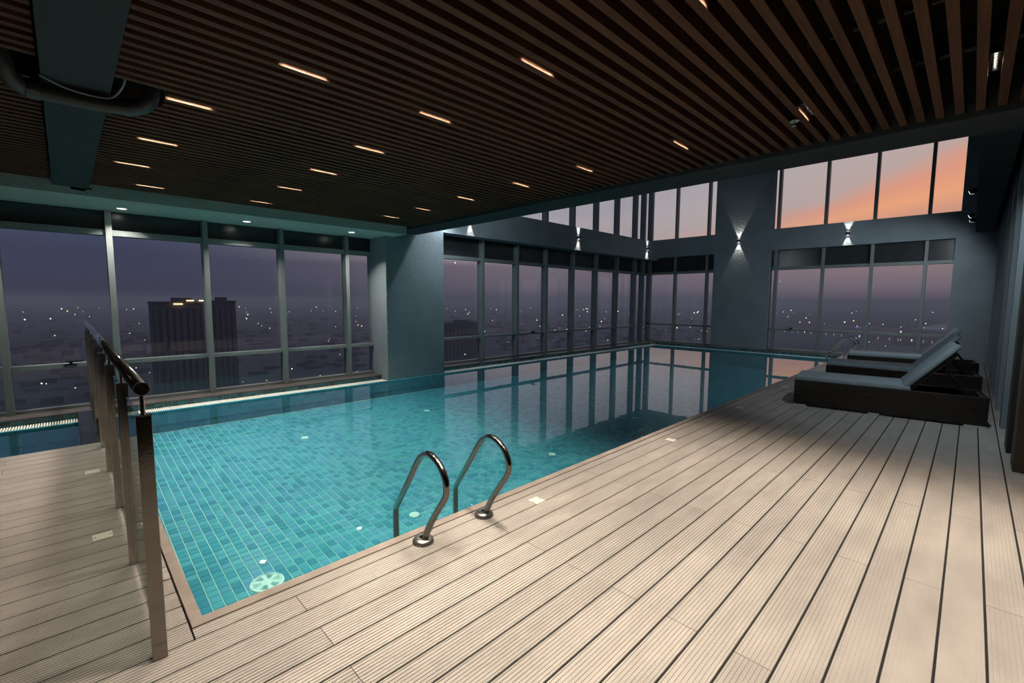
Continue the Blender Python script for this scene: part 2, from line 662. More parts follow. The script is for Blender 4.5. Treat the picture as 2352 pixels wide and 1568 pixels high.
bm = bmesh.new()
add_tile(bm, 0, 0, TS)
z00 = floor_z(0)
for v in bm.verts:
    v.co.z -= z00
tile_me = bpy.data.meshes.new('tile')
bm.to_mesh(tile_me)
bm.free()
tile_me.materials.append(MT['tile'])
for x, y in cells[:300]:
    obj('tile', tile_me, None, basin, (x, y, floor_z(y)))
bm = bmesh.new()
for x, y in cells[300:]:
    add_tile(bm, x, y, TS)
o = obj('floor_tiles', bm, MT['tile'], basin)
o['kind'] = 'stuff'
# basin walls under water
bm = bmesh.new()
add_box(bm, X0P - 0.04, X1P + 0.02, Y1P + 0.006, Y1P + 0.05, -1.2, ZW - 0.005)
add_box(bm, X1P + 0.006, X1P + 0.05, Y0P - 0.05, Y1P + 0.05, -1.3, ZW - 0.005)
add_box(bm, X0P - 0.04, X1P + 0.02, Y0P - 0.10, Y0P - 0.055, -1.3, -0.06)
add_box(bm, X0P - 0.05, X0P - 0.006, Y0P - 0.05, 6.24, -1.3, -0.06)
obj('basin_wall', bm, MT['grout2'], basin)
bm = bmesh.new()
x = X0P
while x < X1P - 0.1:
    z = ZW - 0.01
    while z > floor_z(Y1P) - 0.02:
        add_box(bm, x + 0.003, x + 0.097, Y1P, Y1P + 0.007, z - 0.097, z - 0.003)
        z -= 0.1
    x += 0.1
y = Y0P
while y < Y1P - 0.1:
    z = ZW - 0.01
    while z > floor_z(y) - 0.1:
        add_box(bm, X1P, X1P + 0.007, y + 0.003, y + 0.097, z - 0.097, z - 0.003)
        z -= 0.1
    y += 0.1
o = obj('wall_tiles', bm, MT['walltile'], basin)
o['kind'] = 'stuff'

# ---- small wading pool left of the divider
wade = struct('wading_pool_basin', None, None, 'narrow blue tiled pool left of the stone divider')
ZB2 = -0.62
bm = bmesh.new()
v = [bm.verts.new(p) for p in ((-3.2, 6.2, ZB2), (0.04, 6.2, ZB2), (0.04, Y1P + 0.02, ZB2), (-3.2, Y1P + 0.02, ZB2))]
bm.faces.new(v)
add_box(bm, -3.2, 0.04, Y1P + 0.006, Y1P + 0.05, -1.2, ZW - 0.005)
add_box(bm, -3.2, 0.04, 6.19, 6.235, -1.0, -0.05)
obj('grout_bed', bm, MT['grout'], wade)
bm = bmesh.new()
add_tile(bm, 0, 0, 0.1, z=0.0)
tile2 = bpy.data.meshes.new('tile')
bm.to_mesh(tile2)
bm.free()
tile2.materials.append(MT['walltile'])
for i in range(13):
    for j in range(22):
        obj('tile', tile2, None, wade, (-1.3 + i * 0.1, 6.24 + j * 0.1, ZB2))
bm = bmesh.new()
for i in range(32):
    z = ZW - 0.01
    while z > ZB2:
        add_box(bm, -3.2 + i * 0.1 + 0.003, -3.2 + i * 0.1 + 0.097, Y1P, Y1P + 0.007, z - 0.097, z - 0.003)
        z -= 0.1
o = obj('wall_tiles', bm, MT['walltile'], wade)
o['kind'] = 'stuff'

# ---- stone divider between the pools, at the end of the left deck
bm = bmesh.new()
add_box(bm, 0.035, 0.330, 6.235, Y1P + 0.2, -1.1, -0.075, 0.006)
struct('trim_2', bm, MT['stone'], 'wet black stone divider between the two pools')

# ---- gutter, mosaic riser, sill on the window side and the far side
YG0, YG1 = Y1P, 8.735           # gutter strip
ZS = -0.100                     # sill level
gut = struct('trim_3', None, None, 'white slotted overflow grating along the pool edge')
bm = bmesh.new()
add_box(bm, -3.2, X1P + 0.30, YG0 + 0.05, YG1, -0.5, ZW - 0.02)
add_box(bm, X1P + 0.05, X1P + 0.30, Y0P - 0.05, YG0 + 0.05, -0.5, ZW - 0.02)
obj('gutter_channel', bm, MT['grout2'], gut)


def bars(bm, a, b, lo, hi, along_x, skip=()):
    t = a
    while t < b:
        if not any(p < t < q for p, q in skip):
            if along_x:
                add_box(bm, t, t + 0.015, lo, hi, ZW - 0.012, ZW + 0.010)
            else:
                add_box(bm, lo, hi, t, t + 0.015, ZW - 0.012, ZW + 0.010)
        t += 0.026


bm = bmesh.new()
bars(bm, -1.6, 4.70, YG0 + 0.03, YG1 - 0.012, True, ((0.02, 0.34),))
for xa, xb in ((-1.6, 0.03), (0.34, 4.70)):
    add_box(bm, xa, xb, YG0 + 0.15, YG0 + 0.165, ZW - 0.016, ZW + 0.006)
o = obj('grating', bm, MT['grate'], gut)
bm = bmesh.new()
bars(bm, 6.19, X1P + 0.29, YG0 + 0.02, YG1 - 0.012, True)
add_box(bm, 6.19, X1P + 0.29, YG0 + 0.15, YG0 + 0.165, ZW - 0.016, ZW + 0.006)
obj('grating', bm, MT['grate'], gut)
bm = bmesh.new()
bars(bm, Y0P, YG0, X1P + 0.03, X1P + 0.29, False)
add_box(bm, X1P + 0.15, X1P + 0.165, Y0P, YG0, ZW - 0.016, ZW + 0.006)
obj('grating', bm, MT['grate'], gut)
# lip tile between water and grating
obj('lip', box(-3.2, 4.72, YG0 - 0.015, YG0 + 0.03, -0.4, ZW + 0.012, 0.004), MT['walltile'], gut)
obj('lip', box(4.72, X1P + 0.02, YG0 - 0.015, YG0 + 0.03, -0.4, ZW + 0.012, 0.004), MT['walltile'], gut)
obj('lip', box(X1P - 0.015, X1P + 0.03, Y0P - 0.05, YG0, -0.4, ZW + 0.012, 0.004), MT['walltile'], gut)

ris = struct('trim_4', None, None, 'two rows of small teal tiles under the window sill')
bm = bmesh.new()
add_box(bm, -3.2, 4.72, YG1 + 0.006, YG1 + 0.1, -0.5, ZS - 0.022)
add_box(bm, 6.17, X1P + 0.3, YG1 + 0.006, YG1 + 0.1, -0.5, ZS - 0.022)
add_box(bm, X1P + 0.306, X1P + 0.4, Y0P - 0.1, YG1 + 0.1, -0.5, ZS - 0.022)
obj('riser_bed', bm, MT['grout2'], ris)
bm = bmesh.new()
add_box(bm, 0.004, 0.096, 0, 0.008, 0.002, 0.040)
mos = bpy.data.meshes.new('tile')
bm.to_mesh(mos)
bm.free()
mos.materials.append(MT['mosaic'])
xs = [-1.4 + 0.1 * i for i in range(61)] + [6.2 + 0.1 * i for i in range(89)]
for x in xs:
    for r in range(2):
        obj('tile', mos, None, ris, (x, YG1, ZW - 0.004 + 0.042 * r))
bm = bmesh.new()
for i in range(14):
    for r in range(2):
        z = ZW - 0.004 + 0.042 * r
        add_box(bm, 15.1 + i * 0.1 - 0.0 + 0.004, 15.1 + i * 0.1 + 0.096, YG1, YG1 + 0.008, z + 0.002, z + 0.040) if 15.1 + i * 0.1 < X1P + 0.22 else None
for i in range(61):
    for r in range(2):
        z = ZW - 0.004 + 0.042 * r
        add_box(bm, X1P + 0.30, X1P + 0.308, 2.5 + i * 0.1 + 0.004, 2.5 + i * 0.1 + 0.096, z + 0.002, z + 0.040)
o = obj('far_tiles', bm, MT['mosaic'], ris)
o['kind'] = 'stuff'

YI, YGL = 9.0, 9.16            # inner face of mullions, glass plane
XW = 16.45                     # face of the far wall
sill = struct('trim_5', None, None, 'dark stone window sill above the teal tiles')
obj('sill_slab', box(-3.2, 4.75, YG1 - 0.006, YGL + 0.3, ZS - 0.022, ZS, 0.003), MT['sill'], sill)
obj('sill_slab', box(6.15, XW + 0.4, YG1 - 0.006, YGL + 0.3, ZS - 0.022, ZS, 0.003), MT['sill'], sill)
obj('sill_slab', box(X1P + 0.295, XW + 0.5, 0.3, YG1 - 0.006, ZS - 0.022, ZS, 0.003), MT['sill'], sill)

# ---- water
bm = bmesh.new()
v = [bm.verts.new(p) for p in ((X0P - 0.05, Y0P - 0.09, ZW), (X1P + 0.02, Y0P - 0.09, ZW), (X1P + 0.02, YG0 + 0.03, ZW), (0.2, YG0 + 0.03, ZW), (0.2, 6.2, ZW), (X0P - 0.05, 6.2, ZW))]
bm.faces.new(v)
o = struct('pool_water', bm, MT['water'], 'still clear water surface of the swimming pool')
bm = bmesh.new()
v = [bm.verts.new(p) for p in ((-3.2, 6.2, ZW), (0.1, 6.2, ZW), (0.1, YG0 + 0.03, ZW), (-3.2, YG0 + 0.03, ZW))]
bm.faces.new(v)
o = struct('wading_pool_water', bm, MT['water'], 'still clear water of the small pool at left')

# ---- window banks
MW = 0.075


def bank_left(name, xs, x_end0, x_end1, z_sill, z_tr, z_head, z_panel, z_top, label, handles=()):
    """curtain wall along X at Y = YI..YGL; xs = right edges of mullions"""
    w = struct(name, None, None, label)
    edges = [x_end0] + list(xs) + [x_end1]
    for x in xs:
        obj('mullion', box(x - MW, x, YI, YGL + 0.05, z_sill, z_top, 0.003), MT['frame'], w)
    if z_tr is not None:
        obj('sill_rail', box(x_end0, x_end1, YI + 0.075, YGL + 0.04, z_sill, z_sill + 0.045, 0.002), MT['frame'], w)
    for a, b in zip(edges, edges[1:]):
        a2 = a if a == x_end0 else a
        b2 = b - MW if b != x_end1 else b
        if b2 - a2 < 0.05:
            continue
        if z_tr is not None:
            obj('transom', box(a2, b2, YI + 0.05, YGL + 0.04, z_tr, z_tr + 0.06, 0.002), MT['frame'], w)
            obj('head_rail', box(a2, b2, YI + 0.05, YGL + 0.04, z_head, z_head + 0.085, 0.002), MT['frame'], w)
            obj('pane', box(a2, b2, YGL, YGL + 0.01, z_sill + 0.045, z_tr), MT['glass'], w)
            obj('pane', box(a2, b2, YGL, YGL + 0.01, z_tr + 0.06, z_head), MT['glass'], w)
            obj('spandrel_panel', box(a2, b2, YGL - 0.02, YGL + 0.01, z_head + 0.085, z_panel), MT['spandrel'], w)
        else:
            obj('pane', box(a2, b2, YGL, YGL + 0.01, z_sill, z_top), MT['glass'], w)
    for hx in handles:
        h = obj('window_handle', box(hx - 0.07, hx + 0.10, YI - 0.03, YI - 0.005, z_tr + 0.085, z_tr + 0.105, 0.003), MT['darkmetal'], w)
        h['label'] = 'black lever window handle'
        bm = bmesh.new()
        add_box(bm, -0.035, -0.005, -0.02, 0.08, -0.035, 0.0)
        add_box(bm, -0.10, 0.04, 0.0, 0.08, -0.05, -0.032)
        obj('handle_base', bm, MT['darkmetal'], h, (hx, YI - 0.005, z_tr + 0.09))
    return w


LX = [-3.04, -1.83, -0.575, 0.56, 1.76, 2.945, 4.19]
bank_left('window_1', LX, -4.0, 4.75, ZS, 0.50, 2.42, 2.80, 2.80, 'long window bank left of the pier', handles=(0.03,))
RX = [6.24, 7.854, 9.143, 10.38, 11.68, 12.96, 14.236, 15.475, 16.08]
bank_left('window_2', RX, 6.15, XW + 0.22, ZS, 0.50, 2.50, 3.08, 3.08, 'window bank along the pool right of the pier', handles=(9.78,))
bank_left('window_3', RX[1:], 6.15, XW + 0.22, 3.74, None, 6.0, 6.0, 6.0, 'upper window bank above the plaster band, pool side')


def bank_far(name, ys, y0, y1, z_sill, z_tr, z_head, z_panel, z_top, label, handles=()):
    """curtain wall along Y behind the far wall face"""
    w = struct(name, None, None, label)
    XI, XG = XW + 0.10, XW + 0.22
    edges = [y0] + sorted(ys) + [y1]
    for y in ys:
        obj('mullion', box(XI, XG + 0.05, y - MW / 2, y + MW / 2, z_sill, z_top, 0.003), MT['frame'], w)
    if z_tr is not None:
        obj('sill_rail', box(XI + 0.03, XG + 0.04, y0, y1, z_sill, z_sill + 0.06, 0.002), MT['frame'], w)
    for a, b in zip(edges, edges[1:]):
        a2 = a + (MW / 2 if a != y0 else 0)
        b2 = b - (MW / 2 if b != y1 else 0)
        if z_tr is not None:
            obj('transom', box(XI + 0.03, XG + 0.04, a2, b2, z_tr, z_tr + 0.07, 0.002), MT['frame'], w)
            obj('head_rail', box(XI + 0.03, XG + 0.04, a2, b2, z_head, z_head + 0.09, 0.002), MT['frame'], w)
            obj('pane', box(XG, XG + 0.01, a2, b2, z_sill + 0.06, z_tr), MT['glass'], w)
            obj('pane', box(XG, XG + 0.01, a2, b2, z_tr + 0.07, z_head), MT['glass'], w)
            obj('spandrel_panel', box(XG - 0.02, XG + 0.01, a2, b2, z_head + 0.09, z_panel), MT['spandrel'], w)
        else:
            obj('pane', box(XG, XG + 0.01, a2, b2, z_sill, z_top), MT['glass'], w)
    for hy in handles:
        h = obj('window_handle', box(XI - 0.03, XI - 0.005, hy - 0.08, hy + 0.08, z_tr + 0.085, z_tr + 0.105, 0.003), MT['darkmetal'], w)
        obj('handle_base', box(XI - 0.02, XI + 0.05, hy - 0.02, hy + 0.02, z_tr + 0.05, z_tr + 0.088), MT['darkmetal'], h)
    return w


FL = [8.02, 6.82]
FR = [4.58, 3.30, 2.12, 0.965]
bank_far('window_4', FL, 6.53, YGL, ZS, 0.56, 2.52, 3.15, 3.15, 'narrow far window bank beside the corner')
bank_far('window_5', FR, 0.42, 4.73, ZS, 0.56, 2.52, 3.15, 3.15, 'wide far window bank behind the loungers', handles=(4.05,))
bank_far('window_6', FL, 6.53, YGL, 3.83, None, 6, 6, 6.0, 'upper far window bank beside the corner')
bank_far('window_7', FR, 0.36, 4.73, 3.83, None, 6, 6, 6.0, 'upper far window bank showing the sunset')

cp = struct('trim_6', box(XW + 0.13, XW + 0.26, YI + 0.02, YGL + 0.05, ZS, 6.0, 0.003), MT['frame'], 'window corner post between pool side and far side')
# ---- walls
bm = bmesh.new()
add_box(bm, 6.165, XW + 0.3, 8.75, YGL + 0.10, 3.06, 3.76)      # plaster band between the window rows
add_box(bm, 6.165, XW + 0.3, 8.75, YGL + 0.10, 6.0, 6.7)
struct('wall_left', bm, MT['wall'], 'slate plaster band above the pool side windows')
bm = bmesh.new()
add_box(bm, -4.0, XW + 0.3, YGL + 0.0, YGL + 0.4, -3.0, ZS - 0.022)
struct('wall_left_lower', bm, MT['wall'], 'low wall under the window sill')
pier = struct('wall_pier', box(4.72, 6.165, 8.47, YGL + 0.12, -0.9, 6.7, 0.006), MT['wall'], 'broad slate plaster pier standing in the pool edge')
chip = bmesh.new()
pts = [(0, -0.028), (0.018, 0.004), (0.020, 0.020), (0.008, 0.016), (-0.002, 0.024), (-0.014, 0.018), (-0.014, 0.0)]
for yy in (-0.002, 0.004):
    chip.faces.new([chip.verts.new((x, yy, z)) for x, z in pts])
c_ = obj('plaster_chip', chip, MT['chip'], pier, (4.735, 8.468, 0.83))
c_['label'] = 'small pale chip in the plaster edge'

bm = bmesh.new()
add_box(bm, XW, XW + 0.3, 4.73, 6.53, -0.12, 6.7)
add_box(bm, XW, XW + 0.3, 6.53, 8.9, 3.15, 3.83)
add_box(bm, XW, XW + 0.3, 0.36, 4.73, 3.15, 3.83)
add_box(bm, XW, XW + 0.3, 0.36, 8.9, 6.0, 6.7)
add_box(bm, XW, XW + 0.3, 0.08, 0.42, -0.12, 3.15)
add_box(bm, XW, XW + 0.3, 0.08, 0.36, 3.15, 6.7)
add_box(bm, XW + 0.05, XW + 0.3, -1.2, 0.08, -0.12, 6.7)
add_box(bm, XW + 0.02, XW + 0.3, 0.3, 8.9, -3.0, ZS - 0.022)
struct('wall_far', bm, MT['wall'], 'slate plaster far wall between the windows')

bm = bmesh.new()
add_box(bm, 5.93, XW + 0.3, -1.2, -0.80, -0.1, 6.7)
struct('wall_right', bm, MT['wall'], 'dark wall behind the blue grey fins')
finx = [7.905, 9.229, 10.45, 11.68, 12.90, 14.12, 15.34]
fins = struct('wall_right_fins', None, None, 'row of blue grey vertical fins along the right wall')
for x in finx:
    obj('fin', box(x, x + 0.16, -0.80, -0.33, 0.0, 3.55, 0.004), MT['fin'], fins)
struct('wall_right_jamb', box(6.63, 6.95, -0.80, -0.335, 0.0, 3.55, 0.004), MT['jamb'], 'dark door jamb at the right edge')
struct('wall_right_return', box(5.93, 6.25, -3.0, -0.35, 0.0, 2.95, 0.004), MT['brown'], 'brown end of the right wall')
# bulkhead over the right side of the tall space
struct('ceiling_bulkhead', box(5.40, XW + 0.05, -0.25, 0.07, 3.28, 6.7, 0.004), MT['beam'], 'dark bulkhead above the fins')
struct('ceiling_recess', box(5.40, XW + 0.05, -0.80, -0.25, 3.55, 3.75), MT['plenum'])
bm = bmesh.new()
add_box(bm, 5.2, XW + 0.3, -1.2, YGL + 0.1, 6.7, 6.9)
struct('ceiling_upper', bm, MT['wall'], 'ceiling of the tall space beyond the beam')
struct('wall_upper_near', box(5.2, 5.44, -1.2, 8.6, 3.3, 6.7), MT['wall'], 'plaster wall above the long beam')
# walls behind the camera close the room
struct('wall_back', box(-4.2, -4.0, -3.2, YGL + 0.1, -0.3, 3.7), MT['wall'], 'dark wall behind the photographer')
struct('wall_near', box(-4.2, 5.93, -3.2, -3.0, -0.3, 3.7), MT['brown'], 'brown wall on the near side')

# ---- slatted ceiling
ZC = 2.92
ceil = struct('ceiling', box(-4.0, 4.95, -3.0, 8.0, 3.55, 3.65), MT['plenum'], 'slatted dark wood ceiling with a black void above')
SP = 0.1085
slat_gaps = []
SL = {}
i = -27
while True:
    y = 0.032 + SP * i
    if y > 7.93:
        break
    slat_gaps.append(y + 0.05 + (SP - 0.05) / 2)
    cut = 4.0 < y < 4.30                     # slats cut away around the drain pipe
    for xa, xb in ((-4.0, -0.27 if cut else -0.035), (0.60 if cut else 0.315, 4.93)):
        key = (xa, xb)
        if key not in SL:
            b_ = box(-(xb - xa) / 2, (xb - xa) / 2, -0.025, 0.025, 0.0, 0.09, 0.002)
            me = bpy.data.meshes.new('slat')
            b_.to_mesh(me)
            b_.free()
            me.materials.append(MT['slat'])
            SL[key] = me
        obj('slat', SL[key], None, ceil, ((xa + xb) / 2, y + 0.025, ZC))
    i += 1
# beams
struct('ceiling_beam', box(4.92, 5.44, -3.0, 8.46, 2.875, 3.55, 0.004), MT['beam'], 'long dark beam ending the slatted ceiling')
b2 = struct('ceiling_cross_beam', box(-0.025, 0.305, -3.0, 8.0, 2.875, 3.55, 0.004), MT['beam'], 'dark beam crossing the slatted ceiling at left')
# soffit along the windows
struct('ceiling_soffit', box(-4.0, 4.92, 7.98, YGL + 0.1, 2.785, 3.68, 0.004), MT['soffit'], 'pale plaster soffit above the left windows')

# ================================================================== THINGS
# ---- slot lights between the slats
def nearest_gap(y):
    return min(slat_gaps, key=lambda g: abs(g - y))


strip_rows = {
    'beam': [(4.13, y) for y in (-1.07, -0.035, 0.963, 1.98, 2.99, 4.05, 5.10, 6.155, 7.21)],
    'middle': [(2.17, y) for y in (-1.07, -0.03, 0.97, 1.988, 3.024, 4.10, 5.188, 6.28, 7.438)],
    'unseen_fill': [(-1.45, y) for y in (0.97, 2.5, 4.1, 5.6)],  # unseen row of lights added to brighten the left deck
    'left': [(0.62, 0.97), (0.9, 1.99), (1.17, 3.064), (0.74, 4.165), (0.70, 5.29), (0.608, 6.39), (0.87, 7.495)],
}
rowname = {'beam': 'row along the beam', 'middle': 'middle row', 'left': 'row beside the cross beam',
           'unseen_fill': 'added unseen row beyond cross beam'}
# one prototype, then copies
def strip_parts(t):
    bm = bmesh.new()
    for s in (-1, 1):
        add_box(bm, -0.15, 0.15, s * 0.022 - 0.002, s * 0.022 + 0.002, 0.0, 0.04)
    for s in (-1, 1):
        add_box(bm, s * 0.148 - 0.002, s * 0.148 + 0.002, -0.022, 0.022, 0.0, 0.04)
    add_box(bm, -0.15, 0.15, -0.024, 0.024, 0.036, 0.06)
    obj('housing', bm, MT['darkmetal'], t)
    bm = bmesh.new()
    for q in range(10):
        add_lathe(bm, [(0.0135, 0.006), (0.007, 0.03)], 10, (-0.135 + q * 0.03, 0, 0))
    add_box(bm, -0.146, 0.146, -0.0195, 0.0195, 0.030, 0.034)
    obj('reflector', bm, MT['reflector'], t)
    bm = bmesh.new()
    for q in range(10):
        add_lathe(bm, [(0, 0.018), (0.0055, 0.022), (0.007, 0.029)], 8, (-0.135 + q * 0.03, 0, 0))
    obj('led_row', bm, MT['led'], t)


ld = bpy.data.lights.new('strip_glow', 'AREA')
ld.shape = 'RECTANGLE'
ld.size, ld.size_y = 0.27, 0.010
ld.energy = P_STRIP
ld.color = WARM
ld.spread = math.radians(72)
proto = None
for rk, lst in strip_rows.items():
    for n_, (x, y) in enumerate(lst):
        yy = nearest_gap(y)
        lab = 'ceiling slot light, %s from the left windows in the %s' % (ORD[len(lst) - 1 - n_], rowname[rk])
        t = thing('slot_light', lab, 'ceiling light', (x, yy, ZC + 0.041), 0, 'slot lights between the ceiling slats')
        if proto is None:
            strip_parts(t)
            proto = t
        else:
            for ch in [c for c in proto.children if c.type == 'MESH']:
                c = ch.copy()
                COL.objects.link(c)
                c.parent = t
        lo = bpy.data.objects.new('strip_glow', ld)
        COL.objects.link(lo)
        lo.parent = t
        lo.location = (0, 0, 0.0165)

# ---- round downlights in the soffit
dl = [(0.665, 8.72), (2.25, 8.62), (4.02, 8.50), (-0.95, 8.72)]
dlab = ['leftmost visible round downlight in the soffit', 'round downlight in the middle of the soffit',
        'round downlight in the soffit nearest the pier', 'round downlight in the soffit beyond the left frame edge']
for (x, y), lb in zip(dl, dlab):
    t = thing('downlight', lb, 'downlight', (x, y, 2.785), 0, 'round downlights in the soffit')
    obj('trim_ring', lathe([(0.052, 0.0), (0.066, -0.004), (0.068, 0.0)], 24), MT['soffit'], t)
    obj('lens', lathe([(0.0, -0.006), (0.05, -0.004), (0.052, 0.0)], 24), MT['lamp'], t)
    light('AREA', 'downlight_glow', t, (0, 0, -0.012), P_DOWN, (1.0, 0.95, 0.85), shape='DISK', size=0.09, spread=math.radians(110))

# ---- up-and-down wall lamps
def wall_lamp(loc, rz, label):
    """local +Y points out of the wall"""
    t = thing('wall_lamp', label, 'wall lamp', loc, rz, 'up and down wall lamps')
    obj('body', box(-0.05, 0.05, 0.0, 0.07, -0.035, 0.035, 0.004), MT['darkmetal'], t)
    for s in (-1, 1):
        bm = bmesh.new()
        add_lathe(bm, [(0, s * 0.037), (0.022, s * 0.0365)], 14, (0, 0.036, 0))
        obj('lens', bm, MT['lamp'], t)
        o = light('SPOT', 'beam_glow', t, (0, 0.036, s * 0.045), P_WALL, (1.0, 0.94, 0.80),
                  rot=(0 if s < 0 else math.pi, 0, 0), spot_size=math.radians(54), spot_blend=0.3, shadow_soft_size=0.006)
    return t


wall_lamp((7.17, 8.75, 3.42), math.pi, 'wall lamp half hidden by the beam beside the pier')
wall_lamp((11.49, 8.75, 3.44), math.pi, 'wall lamp in the middle of the pool side plaster band')
wall_lamp((15.75, 8.75, 3.44), math.pi, 'wall lamp close to the far corner on the pool side band')
wall_lamp((XW, 5.72, 3.54), math.pi / 2, 'wall lamp on the broad far pier')
wall_lamp((XW, 2.70, 3.49), math.pi / 2, 'wall lamp on the far band under the sunset window')

# ---- floodlights
def flood(loc, aim, label, power, size=1.9):
    t = thing('floodlight', label, 'floodlight', loc, 0, 'small floodlights beyond the beam')
    d = Vector(aim).normalized()
    q = d.to_track_quat('-Z', 'Y')
    bm = box(-0.045, 0.045, -0.035, 0.035, -0.02, 0.05, 0.006)
    bmesh.ops.transform(bm, matrix=q.to_matrix().to_4x4(), verts=bm.verts)
    obj('body', bm, MT['darkmetal'], t)
    bm = box(-0.038, 0.038, -0.028, 0.028, -0.0245, -0.019)
    bmesh.ops.transform(bm, matrix=q.to_matrix().to_4x4(), verts=bm.verts)
    obj('lens', bm, MT['coollamp'], t)
    o = light('SPOT', 'flood_glow', t, d * 0.035, power, COOL, spot_size=size, spot_blend=0.6, shadow_soft_size=0.04)
    o.rotation_mode = 'QUATERNION'
    o.rotation_quaternion = q
    return t


flood((6.05, 0.16, 3.42), (0.8, -0.10, -1.0), 'floodlight hidden behind the beam above the first lounger', P_FLOOD)
flood((10.9, 0.125, 3.34), (0.55, 0.6, -0.45), 'nearest of the small floodlights on the bulkhead edge', P_FLOOD)
flood((13.9, 0.15, 3.34), (0.35, 0.8, -0.5), 'middle floodlight on the bulkhead edge', P_FLOOD * 0.5)
flood((14.5, 0.13, 3.32), (0.6, 0.5, -0.5), 'farthest of the floodlights on the bulkhead edge', P_FLOOD * 0.5)
fl5 = flood((6.26, 8.37, 3.45), (0.02, 0.04, -1.0), 'small floodlight on an arm above the right edge of the pier', P_FLOOD * 0.5, 2.6)
obj('arm', tube([(0, 0.03, 0.03), (0, 0.385, 0.03)], 0.012, 10), MT['darkmetal'], fl5)
fl6 = flood((5.80, 7.0, 3.60), (0.75, 0.50, -0.75), 'floodlight hidden behind the long beam near the pier', P_FLOOD * 0.75, 2.7)
obj('arm', tube([(-0.03, 0.0, 0.03), (-0.365, 0.0, 0.03)], 0.012, 10), MT['darkmetal'], fl6)

# ---- glass railing
RXC = 0.195
rail = thing('glass_railing', 'steel and glass railing with round handrail between deck and pool', 'railing', (RXC, 2.29, 0))
posts = [0.0, 0.952, 1.905, 2.865, 3.78, 4.72, 5.66, 6.45]
for n_, y in enumerate(posts):
    zb = 0.0 if y < 3.9 else -0.075
    p = obj('post', box(-0.025, 0.025, y - 0.019, y + 0.019, zb, 1.035, 0.002), MT['steel'], rail)
    obj('cap', box(-0.027, 0.027, y - 0.021, y + 0.021, 1.035, 1.040, 0.001), MT['chrome'], p)
    obj('rod', tube([(0, y, 1.03), (0, y, 1.13)], 0.008, 12), MT['chrome'], p)
    for zc in (0.22, 0.86):
        if n_ < len(posts) - 1:
            bm = bmesh.new()
            add_tube(bm, [(0, y + 0.015, zc), (0, y + 0.05, zc)], 0.014, 12)
            obj('clamp', bm, MT['darkmetal'], p)
for a, b in zip(posts, posts[1:]):
    zb = 0.06 if a < 3.7 else 0.0
    obj('glass_panel', box(-0.005, 0.005, a + 0.03, b - 0.03, zb, 1.0), MT['railglass'], rail)
hr = obj('handrail', tube([(0, -0.02, 1.143), (0, 6.62, 1.143)], 0.0265, 28), MT['chrome'], rail, smooth=False)
for p in hr.data.polygons:
    if len(p.vertices) == 4:
        p.use_smooth = True
obj('end_cap', lathe([(0, 0), (0.024, 0.0), (0.0275, 0.003), (0.0275, 0.01)], 24), MT['steel'], hr, (0, -0.021, 1.143)).rotation_euler = (-math.pi / 2, 0, 0)

# ---- pool ladders
LAD = [(2.298, -0.005), (2.218, 0.145), (2.133, 0.267), (2.074, 0.345), (2.053, 0.392), (2.055, 0.445), (2.085, 0.506), (2.136, 0.55),
       (2.198, 0.574), (2.25, 0.572), (2.303, 0.545), (2.358, 0.49), (2.434, 0.378), (2.529, 0.242), (2.596, 0.146), (2.618, 0.112),
       (2.624, 0.07), (2.624, -0.02), (2.624, -0.3), (2.624, -0.75)]


def ladder(xa, xb, label):
    t = thing('pool_ladder', label, 'pool ladder', (xa, 2.298, 0))
    for x in (0.0, xb - xa):
        pts = spline([(x, y - 2.298, z) for y, z in LAD], 4)
        o = obj('rail_tube', tube(pts, 0.0205, 18), MT['chrome'], t, smooth=True)
        obj('flange', lathe([(0.066, 0.0), (0.066, 0.012), (0.058, 0.026), (0.036, 0.034), (0.026, 0.03), (0.02, 0.034)], 28, (x, 0, 0)),
            MT['flange'], t, smooth=True)
    for z in (-0.42, -0.68):
        obj('step', box(0.0, xb - xa, 0.30, 0.36, z, z + 0.02, 0.003), MT['chrome'], t)
    return t


ladder(1.5, 2.0, 'polished steel pool ladder in the foreground')
ladder(14.35, 14.9, 'polished steel pool ladder at the far end behind the loungers')

